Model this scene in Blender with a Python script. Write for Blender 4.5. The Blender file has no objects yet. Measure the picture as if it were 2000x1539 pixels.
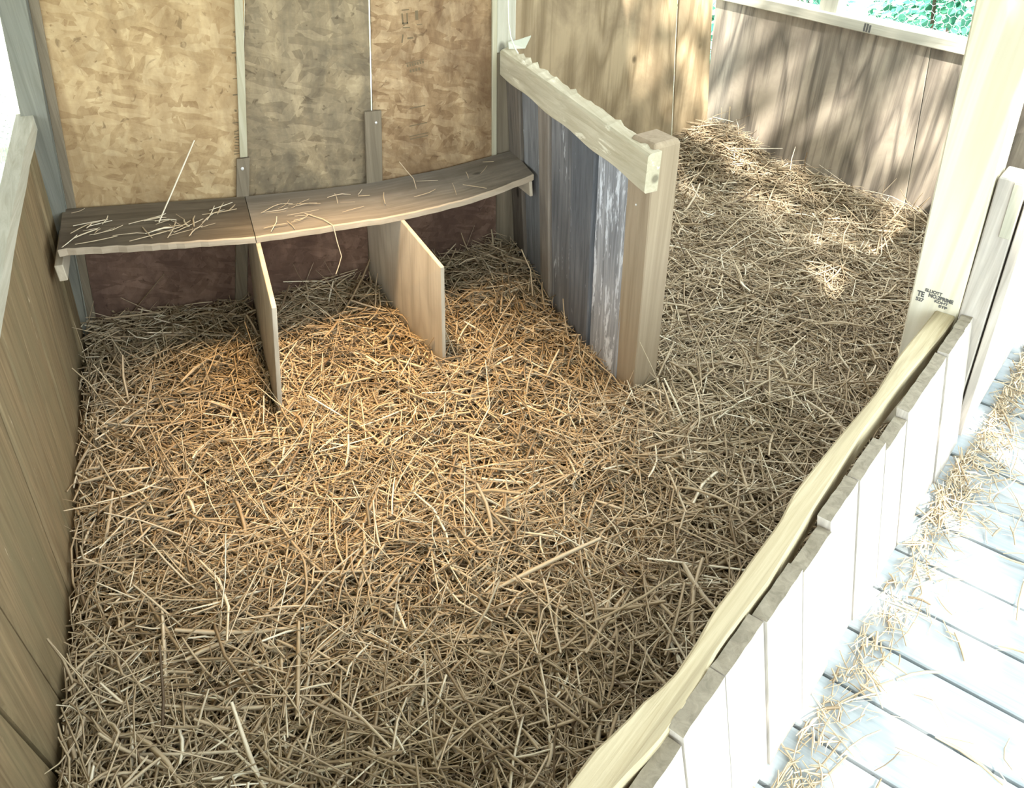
import bpy, bmesh, math, random
import numpy as np
from mathutils import Vector, Matrix

random.seed(7)
rng = np.random.default_rng(11)
scene = bpy.context.scene
COL = scene.collection
R = math.radians

# ------------------------------------------------------------------ camera, light, exposure
PITCH, YAW, ROLL, FPX = R(37.5), R(20.5), R(1.0), 1650.0
fw = Vector((math.sin(YAW) * math.cos(PITCH), math.cos(YAW) * math.cos(PITCH), -math.sin(PITCH)))
rt = Vector((math.cos(YAW), -math.sin(YAW), 0))
up = rt.cross(fw)
rt2 = rt * math.cos(ROLL) + up * math.sin(ROLL)
up2 = rt2.cross(fw)
cam_data = bpy.data.cameras.new('camera')
cam = bpy.data.objects.new('camera', cam_data)
COL.objects.link(cam)
cam.matrix_world = Matrix(((rt2.x, up2.x, -fw.x, 0), (rt2.y, up2.y, -fw.y, 0), (rt2.z, up2.z, -fw.z, 1.5), (0, 0, 0, 1)))
cam_data.sensor_width = 36.0
cam_data.lens = FPX / 2000.0 * 36.0
cam_data.clip_start = 0.05
scene.camera = cam

scene.view_settings.view_transform = 'Standard'
scene.view_settings.look = 'None'
scene.view_settings.gamma = 1.0
scene.view_settings.use_curve_mapping = False
scene.view_settings.exposure = 1.5

world = bpy.data.worlds.new('daylight')
scene.world = world
world.use_nodes = True
bg = world.node_tree.nodes['Background']
bg.inputs['Color'].default_value = (0.81, 0.925, 1.0, 1)
bg.inputs['Strength'].default_value = 2.0

SUN_DIR = Vector((-0.25, -0.97, 1.15)).normalized()      # from the scene towards the sun
sun_data = bpy.data.lights.new('sun', 'SUN')
sun_data.energy = 6.0
sun_data.angle = R(0.8)
sun_data.color = (1.0, 0.97, 0.92)
sun = bpy.data.objects.new('sun', sun_data)
sun.rotation_euler = SUN_DIR.to_track_quat('Z', 'Y').to_euler()
COL.objects.link(sun)

# heat lamp hanging over the nests, above the picture
lamp_data = bpy.data.lights.new('heat_lamp_light', 'SPOT')
lamp_data.energy = 72.0
lamp_data.color = (1.0, 0.655, 0.33)
lamp_data.spot_size = R(64)
lamp_data.spot_blend = 1.0
lamp_data.shadow_soft_size = 0.11
lamp = bpy.data.objects.new('heat_lamp_light', lamp_data)
lamp.location = (0.32, 2.08, 1.50)
lamp.rotation_euler = (Vector(lamp.location) - Vector((0.30, 1.86, 0))).to_track_quat('Z', 'Y').to_euler()
COL.objects.link(lamp)

# ------------------------------------------------------------------ front wall frame: w runs along it, n points out to the aisle
WV = Vector((0.853, 0.522, 0)); NV = Vector((0.522, -0.853, 0))
def wn(w, n, z): return WV * w + NV * n + Vector((0, 0, z))

# ------------------------------------------------------------------ materials
class NT:
    def __init__(s, name):
        s.m = bpy.data.materials.new(name); s.m.use_nodes = True
        s.t = s.m.node_tree; s.bsdf = s.t.nodes['Principled BSDF']
    def n(s, typ, **kw):
        nd = s.t.nodes.new(typ)
        for k, v in kw.items():
            if k.startswith('i_'):
                key = k[2:]; key = int(key) if key.isdigit() else key.replace('_', ' ')
                nd.inputs[key].default_value = v
            else: setattr(nd, k, v)
        return nd
    def l(s, a, b): s.t.links.new(a, b)
    def ramp(s, fac, stops):
        r = s.n('ShaderNodeValToRGB'); e = r.color_ramp.elements
        while len(e) < len(stops): e.new(0.5)
        for el, (p, c) in zip(e, stops):
            el.position = p; el.color = (c if len(c) == 4 else (*c, 1)) if not isinstance(c, (int, float)) else (c, c, c, 1)
        s.l(fac, r.inputs[0]); return r.outputs[0]
    def mix(s, fac, a, b, mode='MIX'):
        x = s.n('ShaderNodeMix', data_type='RGBA', blend_type=mode)
        for i, v in ((0, fac), (6, a), (7, b)):
            if hasattr(v, 'links'): s.l(v, x.inputs[i])
            else: x.inputs[i].default_value = v if not isinstance(v, tuple) else (*v, 1)
        return x.outputs[2]
    def gc(s, scale, rot=(0, 0, 0)):
        a = s.n('ShaderNodeAttribute', attribute_name='gc')
        m = s.n('ShaderNodeMapping'); m.inputs['Scale'].default_value = scale; m.inputs['Rotation'].default_value = rot
        s.l(a.outputs['Vector'], m.inputs['Vector']); return m.outputs[0]
    def noise(s, vec, scale=1, detail=5, rough=0.6, dist=0.0):
        x = s.n('ShaderNodeTexNoise'); x.inputs['Scale'].default_value = scale; x.inputs['Detail'].default_value = detail
        x.inputs['Roughness'].default_value = rough; x.inputs['Distortion'].default_value = dist
        s.l(vec, x.inputs['Vector']); return x.outputs['Fac']
    def bump(s, h, strength=0.3, dist=0.003):
        b = s.n('ShaderNodeBump'); b.inputs['Strength'].default_value = strength; b.inputs['Distance'].default_value = dist
        s.l(h, b.inputs['Height']); s.l(b.outputs[0], s.bsdf.inputs['Normal'])
    def done(s, col, rough=0.8):
        if hasattr(col, 'links'): s.l(col, s.bsdf.inputs['Base Color'])
        else: s.bsdf.inputs['Base Color'].default_value = (*col, 1)
        s.bsdf.inputs['Roughness'].default_value = rough
        s.bsdf.inputs['Specular IOR Level'].default_value = 0.2
        return s.m

def mul(c, k): return tuple(min(1, x * k) for x in c)

def wood(name, light, dark, stain=None, stain_amt=0.5, grain=(60, 60, 2.2), fleck=None, fleck_at=0.62, knots=True, rings=0.0, bump=0.35):
    t = NT(name)
    fine = t.noise(t.gc(grain), 1, 6, 0.65, 0.8)
    col = t.ramp(fine, [(0.30, dark), (0.70, light)])
    if rings:
        band = t.ramp(contour(t, (14, 14, 0.45), 8), [(0.45, 0.0), (0.85, rings)])
        col = t.mix(band, col, mul(dark, 0.62))
    if stain:
        big = t.noise(t.gc((7, 7, 2.4)), 1, 4, 0.6, 0.5)
        col = t.mix(t.ramp(big, [(0.42, 0.0), (0.68, stain_amt)]), col, stain)
    if fleck:
        fl = t.noise(t.gc((30, 30, 6.5)), 1, 5, 0.7, 0.3)
        col = t.mix(t.ramp(fl, [(fleck_at, 0.0), (fleck_at + 0.06, 0.85)]), col, fleck)
    if knots:
        v = t.n('ShaderNodeTexVoronoi'); v.inputs['Scale'].default_value = 1.0
        t.l(t.gc((7, 7, 4.2)), v.inputs['Vector'])
        col = t.mix(t.ramp(v.outputs['Distance'], [(0.05, 0.8), (0.10, 0.0)]), col, mul(dark, 0.35))
    t.bump(fine, bump, 0.003)
    return t.done(col, 0.85)

def contour(t, scale, lines, dist=0.4):
    """grain drawn as the contour lines of a stretched noise: straight, then arched like a flat-sawn face"""
    f = t.noise(t.gc(scale), 1, 2, 0.5, dist)
    m = t.n('ShaderNodeMath', operation='MULTIPLY'); m.inputs[1].default_value = lines; t.l(f, m.inputs[0])
    q = t.n('ShaderNodeMath', operation='PINGPONG'); q.inputs[1].default_value = 1.0; t.l(m.outputs[0], q.inputs[0])
    return q.outputs[0]

def osb(name, tones, stain, amt, streak=(9, 9, 2.0)):
    t = NT(name)
    cur = None
    wob = t.n('ShaderNodeTexNoise'); wob.inputs['Scale'].default_value = 22; wob.inputs['Detail'].default_value = 4
    a = t.n('ShaderNodeAttribute', attribute_name='gc'); t.l(a.outputs['Vector'], wob.inputs['Vector'])
    off = t.n('ShaderNodeVectorMath', operation='MULTIPLY_ADD'); off.inputs[1].default_value = (0.016, 0, 0.016)
    t.l(wob.outputs['Color'], off.inputs[0]); t.l(a.outputs['Vector'], off.inputs[2])
    for k, (ang, sx, sz) in enumerate([(24, 9, 40), (-38, 8.5, 36), (82, 10, 46), (-72, 12, 55), (5, 8, 40), (52, 11, 50), (-15, 15, 66)]):
        m = t.n('ShaderNodeMapping'); m.inputs['Rotation'].default_value = (0, R(ang), 0); m.inputs['Location'].default_value = (k * 3.1, 0, k * 1.7)
        t.l(off.outputs[0], m.inputs['Vector'])
        m2 = t.n('ShaderNodeMapping'); m2.inputs['Scale'].default_value = (sx, 0.0, sz); t.l(m.outputs[0], m2.inputs['Vector'])
        v = t.n('ShaderNodeTexVoronoi', feature='F1'); v.inputs['Scale'].default_value = 1.0; t.l(m2.outputs[0], v.inputs['Vector'])
        sep = t.n('ShaderNodeSeparateColor'); t.l(v.outputs['Color'], sep.inputs[0])
        m3 = t.n('ShaderNodeMapping'); m3.inputs['Scale'].default_value = (1.0, 0.0, 5.0); t.l(m2.outputs[0], m3.inputs['Vector'])
        val = t.mix(0.38, sep.outputs[0], t.noise(m3.outputs[0], 1, 3, 0.6))
        if cur is None: cur = val
        else:
            gate = t.ramp(sep.outputs[1], [(0.60, 0.0), (0.64, 1.0)])
            cur = t.mix(gate, cur, val)
    fine = t.noise(t.gc((60, 60, 60)), 1, 4, 0.7)
    mid = t.noise(t.gc((17, 17, 13)), 1, 4, 0.6, 1.0)
    cur2 = t.mix(0.46, t.mix(0.30, cur, fine), mid)
    col = t.ramp(cur2, [(0.28, tones[0]), (0.47, tones[1]), (0.70, tones[2])])
    big = t.noise(t.gc(streak), 1, 5, 0.62, 0.7)
    col = t.mix(t.ramp(big, [(0.40, 0.0), (0.66, amt)]), col, stain)
    blot = t.noise(t.gc((3.6, 3.6, 3.0)), 1, 6, 0.68, 1.1)
    col = t.mix(t.ramp(blot, [(0.46, 0.0), (0.62, amt * 0.85), (0.72, amt * 0.5)]), col, mul(stain, 0.85))
    sv = t.noise(t.gc((26, 26, 26), (0, 0.5, 0)), 1, 3, 0.5, 1.2)
    col = t.mix(t.ramp(sv, [(0.66, 0.0), (0.72, 0.65)]), col, mul(tones[0], 0.55))
    t.bump(cur, 0.2, 0.002)
    return t.done(col, 0.8)

def plywood(name, light, dark, stain, amt):
    t = NT(name)
    fine = t.noise(t.gc((90, 90, 3)), 1, 5, 0.65, 0.5)
    f = t.mix(0.55, contour(t, (4.6, 4.6, 0.85), 15), fine)
    col = t.ramp(f, [(0.26, dark), (0.58, light)])
    streak = t.noise(t.gc((26, 26, 0.9)), 1, 4, 0.6, 0.3)
    col = t.mix(t.ramp(streak, [(0.52, 0.0), (0.66, 0.6)]), col, mul(dark, 0.8))
    big = t.noise(t.gc((5, 5, 3.0)), 1, 5, 0.65, 0.6)
    col = t.mix(t.ramp(big, [(0.42, 0.0), (0.66, amt)]), col, stain)
    v = t.n('ShaderNodeTexVoronoi'); v.inputs['Scale'].default_value = 1.0; t.l(t.gc((5, 5, 3.3)), v.inputs['Vector'])
    col = t.mix(t.ramp(v.outputs['Distance'], [(0.035, 0.9), (0.075, 0.0)]), col, mul(dark, 0.3))
    t.bump(fine, 0.2, 0.002)
    return t.done(col, 0.85)

def plain(name, c, rough=0.7, metal=0.0):
    t = NT(name); t.bsdf.inputs['Metallic'].default_value = metal
    return t.done(c, rough)

M = {}
M['osb_honey'] = osb('osb_honey', [(0.27, 0.165, 0.075), (0.47, 0.325, 0.165), (0.62, 0.465, 0.26)], (0.26, 0.16, 0.075), 0.6)
M['osb_red_shade'] = osb('osb_red_shade', [(0.10, 0.058, 0.04), (0.18, 0.11, 0.075), (0.27, 0.17, 0.12)], (0.09, 0.052, 0.038), 0.6)  # board's red brown with the under-shelf shade mixed into the tones
M['osb_grey'] = osb('osb_grey', [(0.16, 0.115, 0.065), (0.30, 0.225, 0.13), (0.48, 0.37, 0.22)], (0.15, 0.12, 0.08), 0.85)
M['osb_brown'] = osb('osb_brown', [(0.19, 0.11, 0.052), (0.38, 0.25, 0.13), (0.58, 0.42, 0.24)], (0.15, 0.085, 0.042), 0.75)
M['batten'] = wood('batten', (0.27, 0.22, 0.15), (0.15, 0.12, 0.08), None, knots=False)
M['batten_pale'] = wood('batten_pale', (0.50, 0.46, 0.33), (0.38, 0.34, 0.22), None, knots=False)
M['plank_brown'] = wood('plank_brown', (0.31, 0.225, 0.12), (0.14, 0.095, 0.048), (0.18, 0.15, 0.08), 0.6, fleck=(0.50, 0.40, 0.26), fleck_at=0.66)
M['post_grey'] = wood('post_grey', (0.26, 0.25, 0.20), (0.14, 0.135, 0.105), (0.20, 0.21, 0.18), 0.5)
M['rail_cream'] = wood('rail_cream', (0.66, 0.60, 0.44), (0.44, 0.38, 0.25), (0.40, 0.35, 0.24), 0.6, fleck=(0.80, 0.75, 0.58), fleck_at=0.60)
M['rail_pale'] = wood('rail_pale', (0.56, 0.53, 0.42), (0.36, 0.33, 0.24), (0.40, 0.38, 0.30), 0.5)
def slate(i, light, dark, fleck, at): return wood('weathered_slate_%d' % i, light, dark, mul(dark, 1.1), 0.5, fleck=fleck, fleck_at=at, bump=0.7, grain=(48, 48, 2.4))
M['slate'] = [slate(0, (0.22, 0.185, 0.145), (0.09, 0.075, 0.06), (0.34, 0.33, 0.31), 0.70), slate(1, (0.29, 0.29, 0.285), (0.13, 0.13, 0.13), (0.50, 0.52, 0.53), 0.66),
              slate(2, (0.33, 0.285, 0.23), (0.15, 0.125, 0.10), (0.46, 0.44, 0.40), 0.68), slate(3, (0.29, 0.285, 0.28), (0.105, 0.105, 0.105), (0.60, 0.61, 0.61), 0.60),
              slate(4, (0.21, 0.215, 0.22), (0.08, 0.083, 0.09), (0.46, 0.48, 0.50), 0.64), slate(5, (0.50, 0.51, 0.52), (0.17, 0.175, 0.185), (0.76, 0.79, 0.82), 0.52)]
M['post_tan'] = wood('post_tan', (0.40, 0.315, 0.21), (0.27, 0.205, 0.13), (0.30, 0.22, 0.15), 0.4, knots=False, grain=(45, 45, 1.2))
M['new_pine'] = wood('new_pine', (0.84, 0.78, 0.62), (0.74, 0.66, 0.47), None, knots=False, grain=(22, 22, 0.5), rings=0.4, bump=0.1)
M['front_rail'] = wood('front_rail', (0.60, 0.51, 0.33), (0.40, 0.32, 0.185), (0.45, 0.37, 0.23), 0.4, knots=False, grain=(110, 110, 1.6), rings=0.6, bump=0.4)
M['front_plank'] = wood('front_plank', (0.62, 0.56, 0.48), (0.40, 0.35, 0.29), (0.36, 0.33, 0.30), 0.5, knots=False)
M['end_grain'] = wood('end_grain', (0.34, 0.29, 0.21), (0.20, 0.17, 0.12), None, knots=False, grain=(50, 50, 50))
M['deck'] = wood('deck', (0.50, 0.52, 0.52), (0.33, 0.36, 0.37), (0.36, 0.42, 0.44), 0.5, knots=False, grain=(50, 50, 1.5))
M['shelf'] = wood('shelf', (0.31, 0.275, 0.225), (0.17, 0.15, 0.12), (0.15, 0.125, 0.095), 0.7, grain=(40, 40, 1.8))
M['shelf_edge'] = wood('shelf_edge', (0.60, 0.50, 0.37), (0.42, 0.34, 0.24), (0.30, 0.24, 0.17), 0.5, knots=False, grain=(40, 40, 6))
M['shelf_dark'] = wood('shelf_dark', (0.22, 0.18, 0.13), (0.10, 0.08, 0.055), (0.09, 0.07, 0.05), 0.7, grain=(40, 40, 1.8))
M['nest_ply'] = plywood('nest_ply', (0.60, 0.53, 0.41), (0.47, 0.40, 0.30), (0.43, 0.37, 0.28), 0.5)
M['ply_olive'] = plywood('ply_olive', (0.44, 0.335, 0.20), (0.26, 0.19, 0.105), (0.20, 0.145, 0.085), 0.65)
M['ply_grey'] = plywood('ply_grey', (0.46, 0.39, 0.30), (0.17, 0.145, 0.115), (0.22, 0.18, 0.14), 0.65)
M['sill'] = wood('sill', (0.62, 0.59, 0.48), (0.46, 0.43, 0.34), None, knots=False)
M['cleat'] = wood('cleat', (0.66, 0.58, 0.44), (0.54, 0.46, 0.33), None, knots=False)
M['wire'] = plain('galvanised_wire', (0.62, 0.66, 0.66), 0.45, 0.7)
M['nail'] = plain('nail_steel', (0.85, 0.85, 0.82), 0.35, 0.6)
M['ink'] = plain('stamp_ink', (0.13, 0.125, 0.115), 0.9)
M['ink_faint'] = plain('faint_ink', (0.17, 0.125, 0.07), 0.9)
M['cable'] = plain('cable_cream', (0.72, 0.70, 0.55), 0.5)
M['plastic'] = plain('plastic_sheet', (0.58, 0.58, 0.46), 0.4)
M['soil'] = plain('dark_soil', (0.05, 0.042, 0.032), 0.95)

def straw_material(name, stops):
    t = NT(name)
    a = t.n('ShaderNodeAttribute', attribute_name='tint')
    col = t.ramp(a.outputs['Fac'], stops)
    t.bsdf.inputs['Coat Weight'].default_value = 0.0
    m = t.done(col, 0.55)
    t.bsdf.inputs['Specular IOR Level'].default_value = 0.35
    return m
M['straw'] = straw_material('straw', [(0.0, (0.13, 0.085, 0.048)), (0.30, (0.33, 0.24, 0.14)), (0.65, (0.55, 0.43, 0.275)), (0.90, (0.72, 0.60, 0.42)), (1.0, (0.86, 0.77, 0.58))])

t = NT('ground_gravel')
tc = t.n('ShaderNodeTexCoord')
nz = t.n('ShaderNodeTexNoise'); nz.inputs['Scale'].default_value = 2.5; nz.inputs['Detail'].default_value = 8
t.l(tc.outputs['Object'], nz.inputs['Vector'])
M['ground'] = t.done(t.ramp(nz.outputs['Fac'], [(0.35, (0.20, 0.22, 0.13)), (0.65, (0.42, 0.42, 0.34))]), 0.95)
t = NT('leaf_green')
a = t.n('ShaderNodeAttribute', attribute_name='tint')
M['leaf'] = t.done(t.ramp(a.outputs['Fac'], [(0.0, (0.03, 0.16, 0.09)), (0.5, (0.08, 0.34, 0.20)), (1.0, (0.25, 0.62, 0.42))]), 0.45)
M['stem'] = plain('shrub_stem', (0.12, 0.09, 0.06), 0.9)
M['roofing'] = plain('roof_boards', (0.30, 0.25, 0.18), 0.9)

# ------------------------------------------------------------------ mesh helpers
def link(name, me, mat, parent=None, kind=None):
    o = bpy.data.objects.new(name, me)
    COL.objects.link(o)
    if mat is not None: me.materials.append(mat)
    if parent is not None: o.parent = parent
    if kind: o['kind'] = kind
    return o

def set_gc(me, grain):
    g = Vector(grain).normalized()
    a = g.cross(Vector((0, 0, 1)) if abs(g.z) < 0.9 else Vector((0, 1, 0))).normalized()
    if abs(g.z) >= 0.9: a = Vector((1, 0, 0)) - g * g.x; a.normalize()
    b = g.cross(a)
    n = len(me.vertices)
    co = np.empty(n * 3, np.float32); me.vertices.foreach_get('co', co); co = co.reshape(-1, 3)
    off = np.array([random.uniform(-20, 20) for _ in range(3)], np.float32)
    A = np.array([a[:], b[:], g[:]], np.float32)
    gc = co @ A.T + off
    at = me.attributes.new('gc', 'FLOAT_VECTOR', 'POINT')
    at.data.foreach_set('vector', gc.astype(np.float32).ravel())

def finish(name, bm, mat, parent, grain, bevel=0.0025, kind=None):
    bmesh.ops.recalc_face_normals(bm, faces=bm.faces)
    if bevel:
        ed = [e for e in bm.edges if len(e.link_faces) == 2 and e.calc_face_angle(0) > 0.5]
        bmesh.ops.bevel(bm, geom=ed, offset=bevel, segments=1, affect='EDGES', clamp_overlap=True)
    me = bpy.data.meshes.new(name)
    bm.to_mesh(me); bm.free()
    set_gc(me, grain)
    return link(name, me, mat, parent, kind)

def hexa(name, lo, hi, mat, parent=None, grain=(0, 0, 1), bevel=0.0025, kind=None):
    """lo: four corners of one end, hi: the matching four corners of the other end"""
    bm = bmesh.new()
    A = [bm.verts.new(Vector(p)) for p in lo]; B = [bm.verts.new(Vector(p)) for p in hi]
    bm.faces.new(A[::-1]); bm.faces.new(B)
    for i in range(4):
        j = (i + 1) % 4
        bm.faces.new((A[i], A[j], B[j], B[i]))
    return finish(name, bm, mat, parent, grain, bevel, kind)

def box(name, lo, hi, mat, parent=None, grain=(0, 0, 1), bevel=0.0025, kind=None):
    x0, y0, z0 = lo; x1, y1, z1 = hi
    return hexa(name, [(x0, y0, z0), (x1, y0, z0), (x1, y1, z0), (x0, y1, z0)], [(x0, y0, z1), (x1, y0, z1), (x1, y1, z1), (x0, y1, z1)], mat, parent, grain, bevel, kind)

def loft(name, secs, mat, parent=None, grain=(1, 0, 0), bevel=0.0, kind=None):
    bm = bmesh.new()
    rows = [[bm.verts.new(Vector(p)) for p in s] for s in secs]
    k = len(rows[0])
    bm.faces.new(rows[0][::-1]); bm.faces.new(rows[-1])
    for r0, r1 in zip(rows[:-1], rows[1:]):
        for i in range(k):
            j = (i + 1) % k
            bm.faces.new((r0[i], r0[j], r1[j], r1[i]))
    return finish(name, bm, mat, parent, grain, bevel, kind)

def tube(name, pts, rad, mat, parent=None, sides=6):
    pts = [Vector(p) for p in pts]; secs = []
    for i, p in enumerate(pts):
        d = (pts[min(i + 1, len(pts) - 1)] - pts[max(i - 1, 0)]).normalized()
        a = d.cross(Vector((0.31, 0.87, 0.38))).normalized(); b = d.cross(a)
        secs.append([p + (a * math.cos(q) + b * math.sin(q)) * rad for q in [2 * math.pi * k / sides for k in range(sides)]])
    return loft(name, secs, mat, parent, pts[-1] - pts[0])

def empty(name, loc, label=None, cat=None, group=None, kind=None):
    o = bpy.data.objects.new(name, None); COL.objects.link(o); o.location = loc
    if label: o['label'] = label
    if cat: o['category'] = cat
    if group: o['group'] = group
    if kind: o['kind'] = kind
    o.empty_display_size = 0.05
    return o

def adopt(o, parent):
    """parent o to an empty that has a location, keeping o where it is"""
    o.parent = parent
    o.matrix_parent_inverse = Matrix.Translation(-Vector(parent.location))
    return o

def tag(o, label, cat, group=None):
    o['label'] = label; o['category'] = cat
    if group: o['group'] = group
    return o

def lerp(a, b, t): return a + (b - a) * t
def interp(x, xs, ys): return float(np.interp(x, xs, ys))

def nail(parent, p, nrm, r=0.004):
    p = Vector(p); nrm = Vector(nrm).normalized()
    a = nrm.cross(Vector((0.2, 0.3, 0.9))).normalized(); b = nrm.cross(a)
    secs = [[p + nrm * h + (a * math.cos(q) + b * math.sin(q)) * r * s for q in [math.pi * k / 4 for k in range(8)]] for h, s in ((-0.001, 1), (0.002, 1), (0.003, 0.6))]
    return loft('nail', secs, M['nail'], parent)

# ================================================================== SETTING
# --- ground outside and stall floor
g = link('ground', bpy.data.meshes.new('ground'), M['ground'], kind='structure')
bm = bmesh.new(); bmesh.ops.create_grid(bm, x_segments=8, y_segments=8, size=14); bm.to_mesh(g.data); bm.free()
g.location = (0, 2, -0.35)
g['label'] = 'bare sunlit ground outside the shed'
floor_pts = [(-0.6, -0.35), (2.90, 1.55), (2.85, 2.2), (2.30, 3.45), (0.9, 3.45), (0.9, 2.7), (-0.6, 2.7)]
bm = bmesh.new()
lo = [bm.verts.new((x, y, -0.16)) for x, y in floor_pts]; hi = [bm.verts.new((x, y, -0.10)) for x, y in floor_pts]
bm.faces.new(lo[::-1]); bm.faces.new(hi)
for i in range(len(lo)):
    j = (i + 1) % len(lo); bm.faces.new((lo[i], lo[j], hi[j], hi[i]))
fl = finish('floor', bm, M['plank_brown'], None, (0, 1, 0), 0, 'structure')
fl['label'] = 'dark stall floor hidden under the straw'

# --- aisle deck: boards run out from the front wall
deck = empty('floor_aisle', wn(1.6, 0.5, 0.0), 'sunlit aisle deck of weathered boards with dark gaps', None, None, 'structure')
seams = [1.052 + 0.1445 * k for k in range(-9, 17)]
for a, b in zip(seams[:-1], seams[1:]):
    w0, w1 = a + 0.0035, b - 0.0045
    z = 0.02 + random.uniform(-0.002, 0.002)
    n0, n1 = -0.185, 1.55 + random.uniform(-0.01, 0.01)
    adopt(hexa('deck_board', [wn(w0, n0, z - 0.028), wn(w1, n0, z - 0.028), wn(w1, n0, z), wn(w0, n0, z)],
               [wn(w0, n1, z - 0.028), wn(w1, n1, z - 0.028), wn(w1, n1, z), wn(w0, n1, z)], M['deck'], None, NV, 0.003), deck)
for n in (-0.12, 0.55, 1.2):
    adopt(hexa('joist', [wn(-0.3, n, -0.16), wn(-0.3, n + 0.04, -0.16), wn(-0.3, n + 0.04, -0.01), wn(-0.3, n, -0.01)],
               [wn(3.4, n, -0.16), wn(3.4, n + 0.04, -0.16), wn(3.4, n + 0.04, -0.01), wn(3.4, n, -0.01)], M['soil'], None, WV, 0), deck)

# --- back wall of the nests: three OSB sheets
wb = empty('wall_back', (0.2, 2.59, 0), 'oriented strand board wall above and behind the nest shelf', None, None, 'structure')
TOPZ = 2.06
def xl(z): return -0.478 + 0.12 * z           # edge beside the corner post
def xa(z): return -0.010 + 0.188 * min(z, 1.1)   # first joint
def xb(z): return 0.450 + 0.065 * z           # second joint
def xc(z): return 0.890
def sheet(name, fa, fb, ga, gb, y0, y1, z0, z1, mat, parent):
    zs = [z0, 0.55, 1.1, z1]
    secs = [[(fa(z) + ga, y0, z), (fb(z) - gb, y0, z), (fb(z) - gb, y1, z), (fa(z) + ga, y1, z)] for z in zs]
    return adopt(loft(name, secs, mat, None, (0, 0, 1)), parent)
s1 = sheet('osb_sheet', xl, xa, 0.004, 0.001, 2.580, 2.592, -0.1, TOPZ, M['osb_honey'], wb)
s1['label'] = 'honey coloured strand board sheet with black tick marks at its edge'
s2 = sheet('osb_sheet', xa, xb, 0.001, 0.0025, 2.584, 2.596, -0.1, TOPZ, M['osb_grey'], wb)
s2['label'] = 'dirty grey brown strand board sheet between the two joint battens'
s3 = sheet('osb_sheet', xb, xc, 0.0025, 0.0, 2.580, 2.592, -0.1, TOPZ, M['osb_brown'], wb)
s3['label'] = 'brown stained strand board sheet with a faded stamp'
def batten(f, half, z0, z1, mat, th=0.014, y=2.580):
    secs = [[(f(z) - half, y - th, z), (f(z) + half, y - th, z), (f(z) + half, y, z), (f(z) - half, y, z)] for z in (z0, (z0 + z1) / 2, z1)]
    return adopt(loft('batten', secs, mat, None, (0, 0, 1), 0.0015), wb)
for fa, fb, ga, gb in ((lambda z: xl(z) + 0.026, xa, 0.0, 0.02), (xa, xb, 0.02, 0.027), (xb, xc, 0.027, 0.0)):  # added strips; the shelf's shade is put into their red brown colour
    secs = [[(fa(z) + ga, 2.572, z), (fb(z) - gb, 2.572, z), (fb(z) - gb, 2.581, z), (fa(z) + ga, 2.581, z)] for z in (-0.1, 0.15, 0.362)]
    adopt(loft('shelf_shade_strip', secs, M['osb_red_shade'], None, (0, 0, 1)), wb)['label'] = 'added reddish brown strand board strip, darkened for the shade under the shelf'
b1 = batten(xa, 0.019, -0.1, 0.505, M['batten'])
b2 = batten(xb, 0.026, -0.1, 0.605, M['batten'])
batten(lambda z: xa(z) + 0.002, 0.011, 0.507, TOPZ, M['batten_pale'], 0.010)
batten(lambda z: xl(z) + 0.013, 0.012, -0.1, TOPZ, M['batten'], 0.012)
batten(lambda z: 0.884, 0.008, 0.40, TOPZ, M['batten_pale'], 0.010)
adopt(nail(None, (xa(0.475) - 0.002, 2.566, 0.475), (0, -1, 0), 0.005), wb)
adopt(nail(None, (xb(0.57) + 0.008, 2.566, 0.57), (0, -1, 0), 0.004), wb)
# printed ticks along the first sheet and the illegible stamp on the third
def ink_bar(x, z, wd, h, mat=None, tilt=0.0, par=wb, y=2.5795):
    c, s = math.cos(tilt), math.sin(tilt)
    pts = [(-wd / 2, -h / 2), (wd / 2, -h / 2), (wd / 2, h / 2), (-wd / 2, h / 2)]
    q = [(x + px * c - pz * s, z + px * s + pz * c) for px, pz in pts]
    o = hexa('ink_mark', [(a, y, b) for a, b in q], [(a, y + 0.0012, b) for a, b in q], mat or M['ink_faint'], None, (1, 0, 0), 0)
    return adopt(o, par)
for z, wd, h in [(0.86, 0.018, 0.003), (0.835, 0.004, 0.03), (0.805, 0.024, 0.004), (0.785, 0.003, 0.02), (0.735, 0.017, 0.002), (0.69, 0.017, 0.004), (0.645, 0.006, 0.006), (0.61, 0.017, 0.003)]:
    ink_bar(xa(z) - 0.022, z, wd, h)
for k in range(9):
    z = 0.585 - k * 0.0085
    ink_bar(xa(z) - 0.017 + random.uniform(-0.003, 0.003), z, random.uniform(0.006, 0.016), 0.003, None, random.uniform(-0.4, 0.4))
for (x, z, wd, h, tl) in [(0.612, 0.885, 0.022, 0.003, 0.03), (0.602, 0.862, 0.004, 0.028, 0.05), (0.616, 0.862, 0.004, 0.028, 0), (0.609, 0.848, 0.018, 0.005, 0), (0.645, 0.868, 0.009, 0.026, 0),
                          (0.612, 0.836, 0.022, 0.003, -0.03), (0.598, 0.806, 0.004, 0.024, -0.2), (0.622, 0.806, 0.018, 0.005, 0.05), (0.652, 0.842, 0.016, 0.002, 0),
                          (0.632, 0.738, 0.058, 0.0025, 0.14)]:
    ink_bar(x, z, wd, h, None, tl)
for k in range(7): ink_bar(0.609 + k * 0.008, 0.727 + k * 0.0012, 0.005, 0.008, None, 0.1)
for k in range(4): ink_bar(0.617 + k * 0.009, 0.711 + k * 0.0012, 0.006, 0.009, None, 0.1)
for z, wd in [(0.60, 0.05), (0.545, 0.058), (0.512, 0.062), (0.503, 0.06)]: ink_bar(0.632, z, wd, 0.003, None, 0.10)

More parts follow.
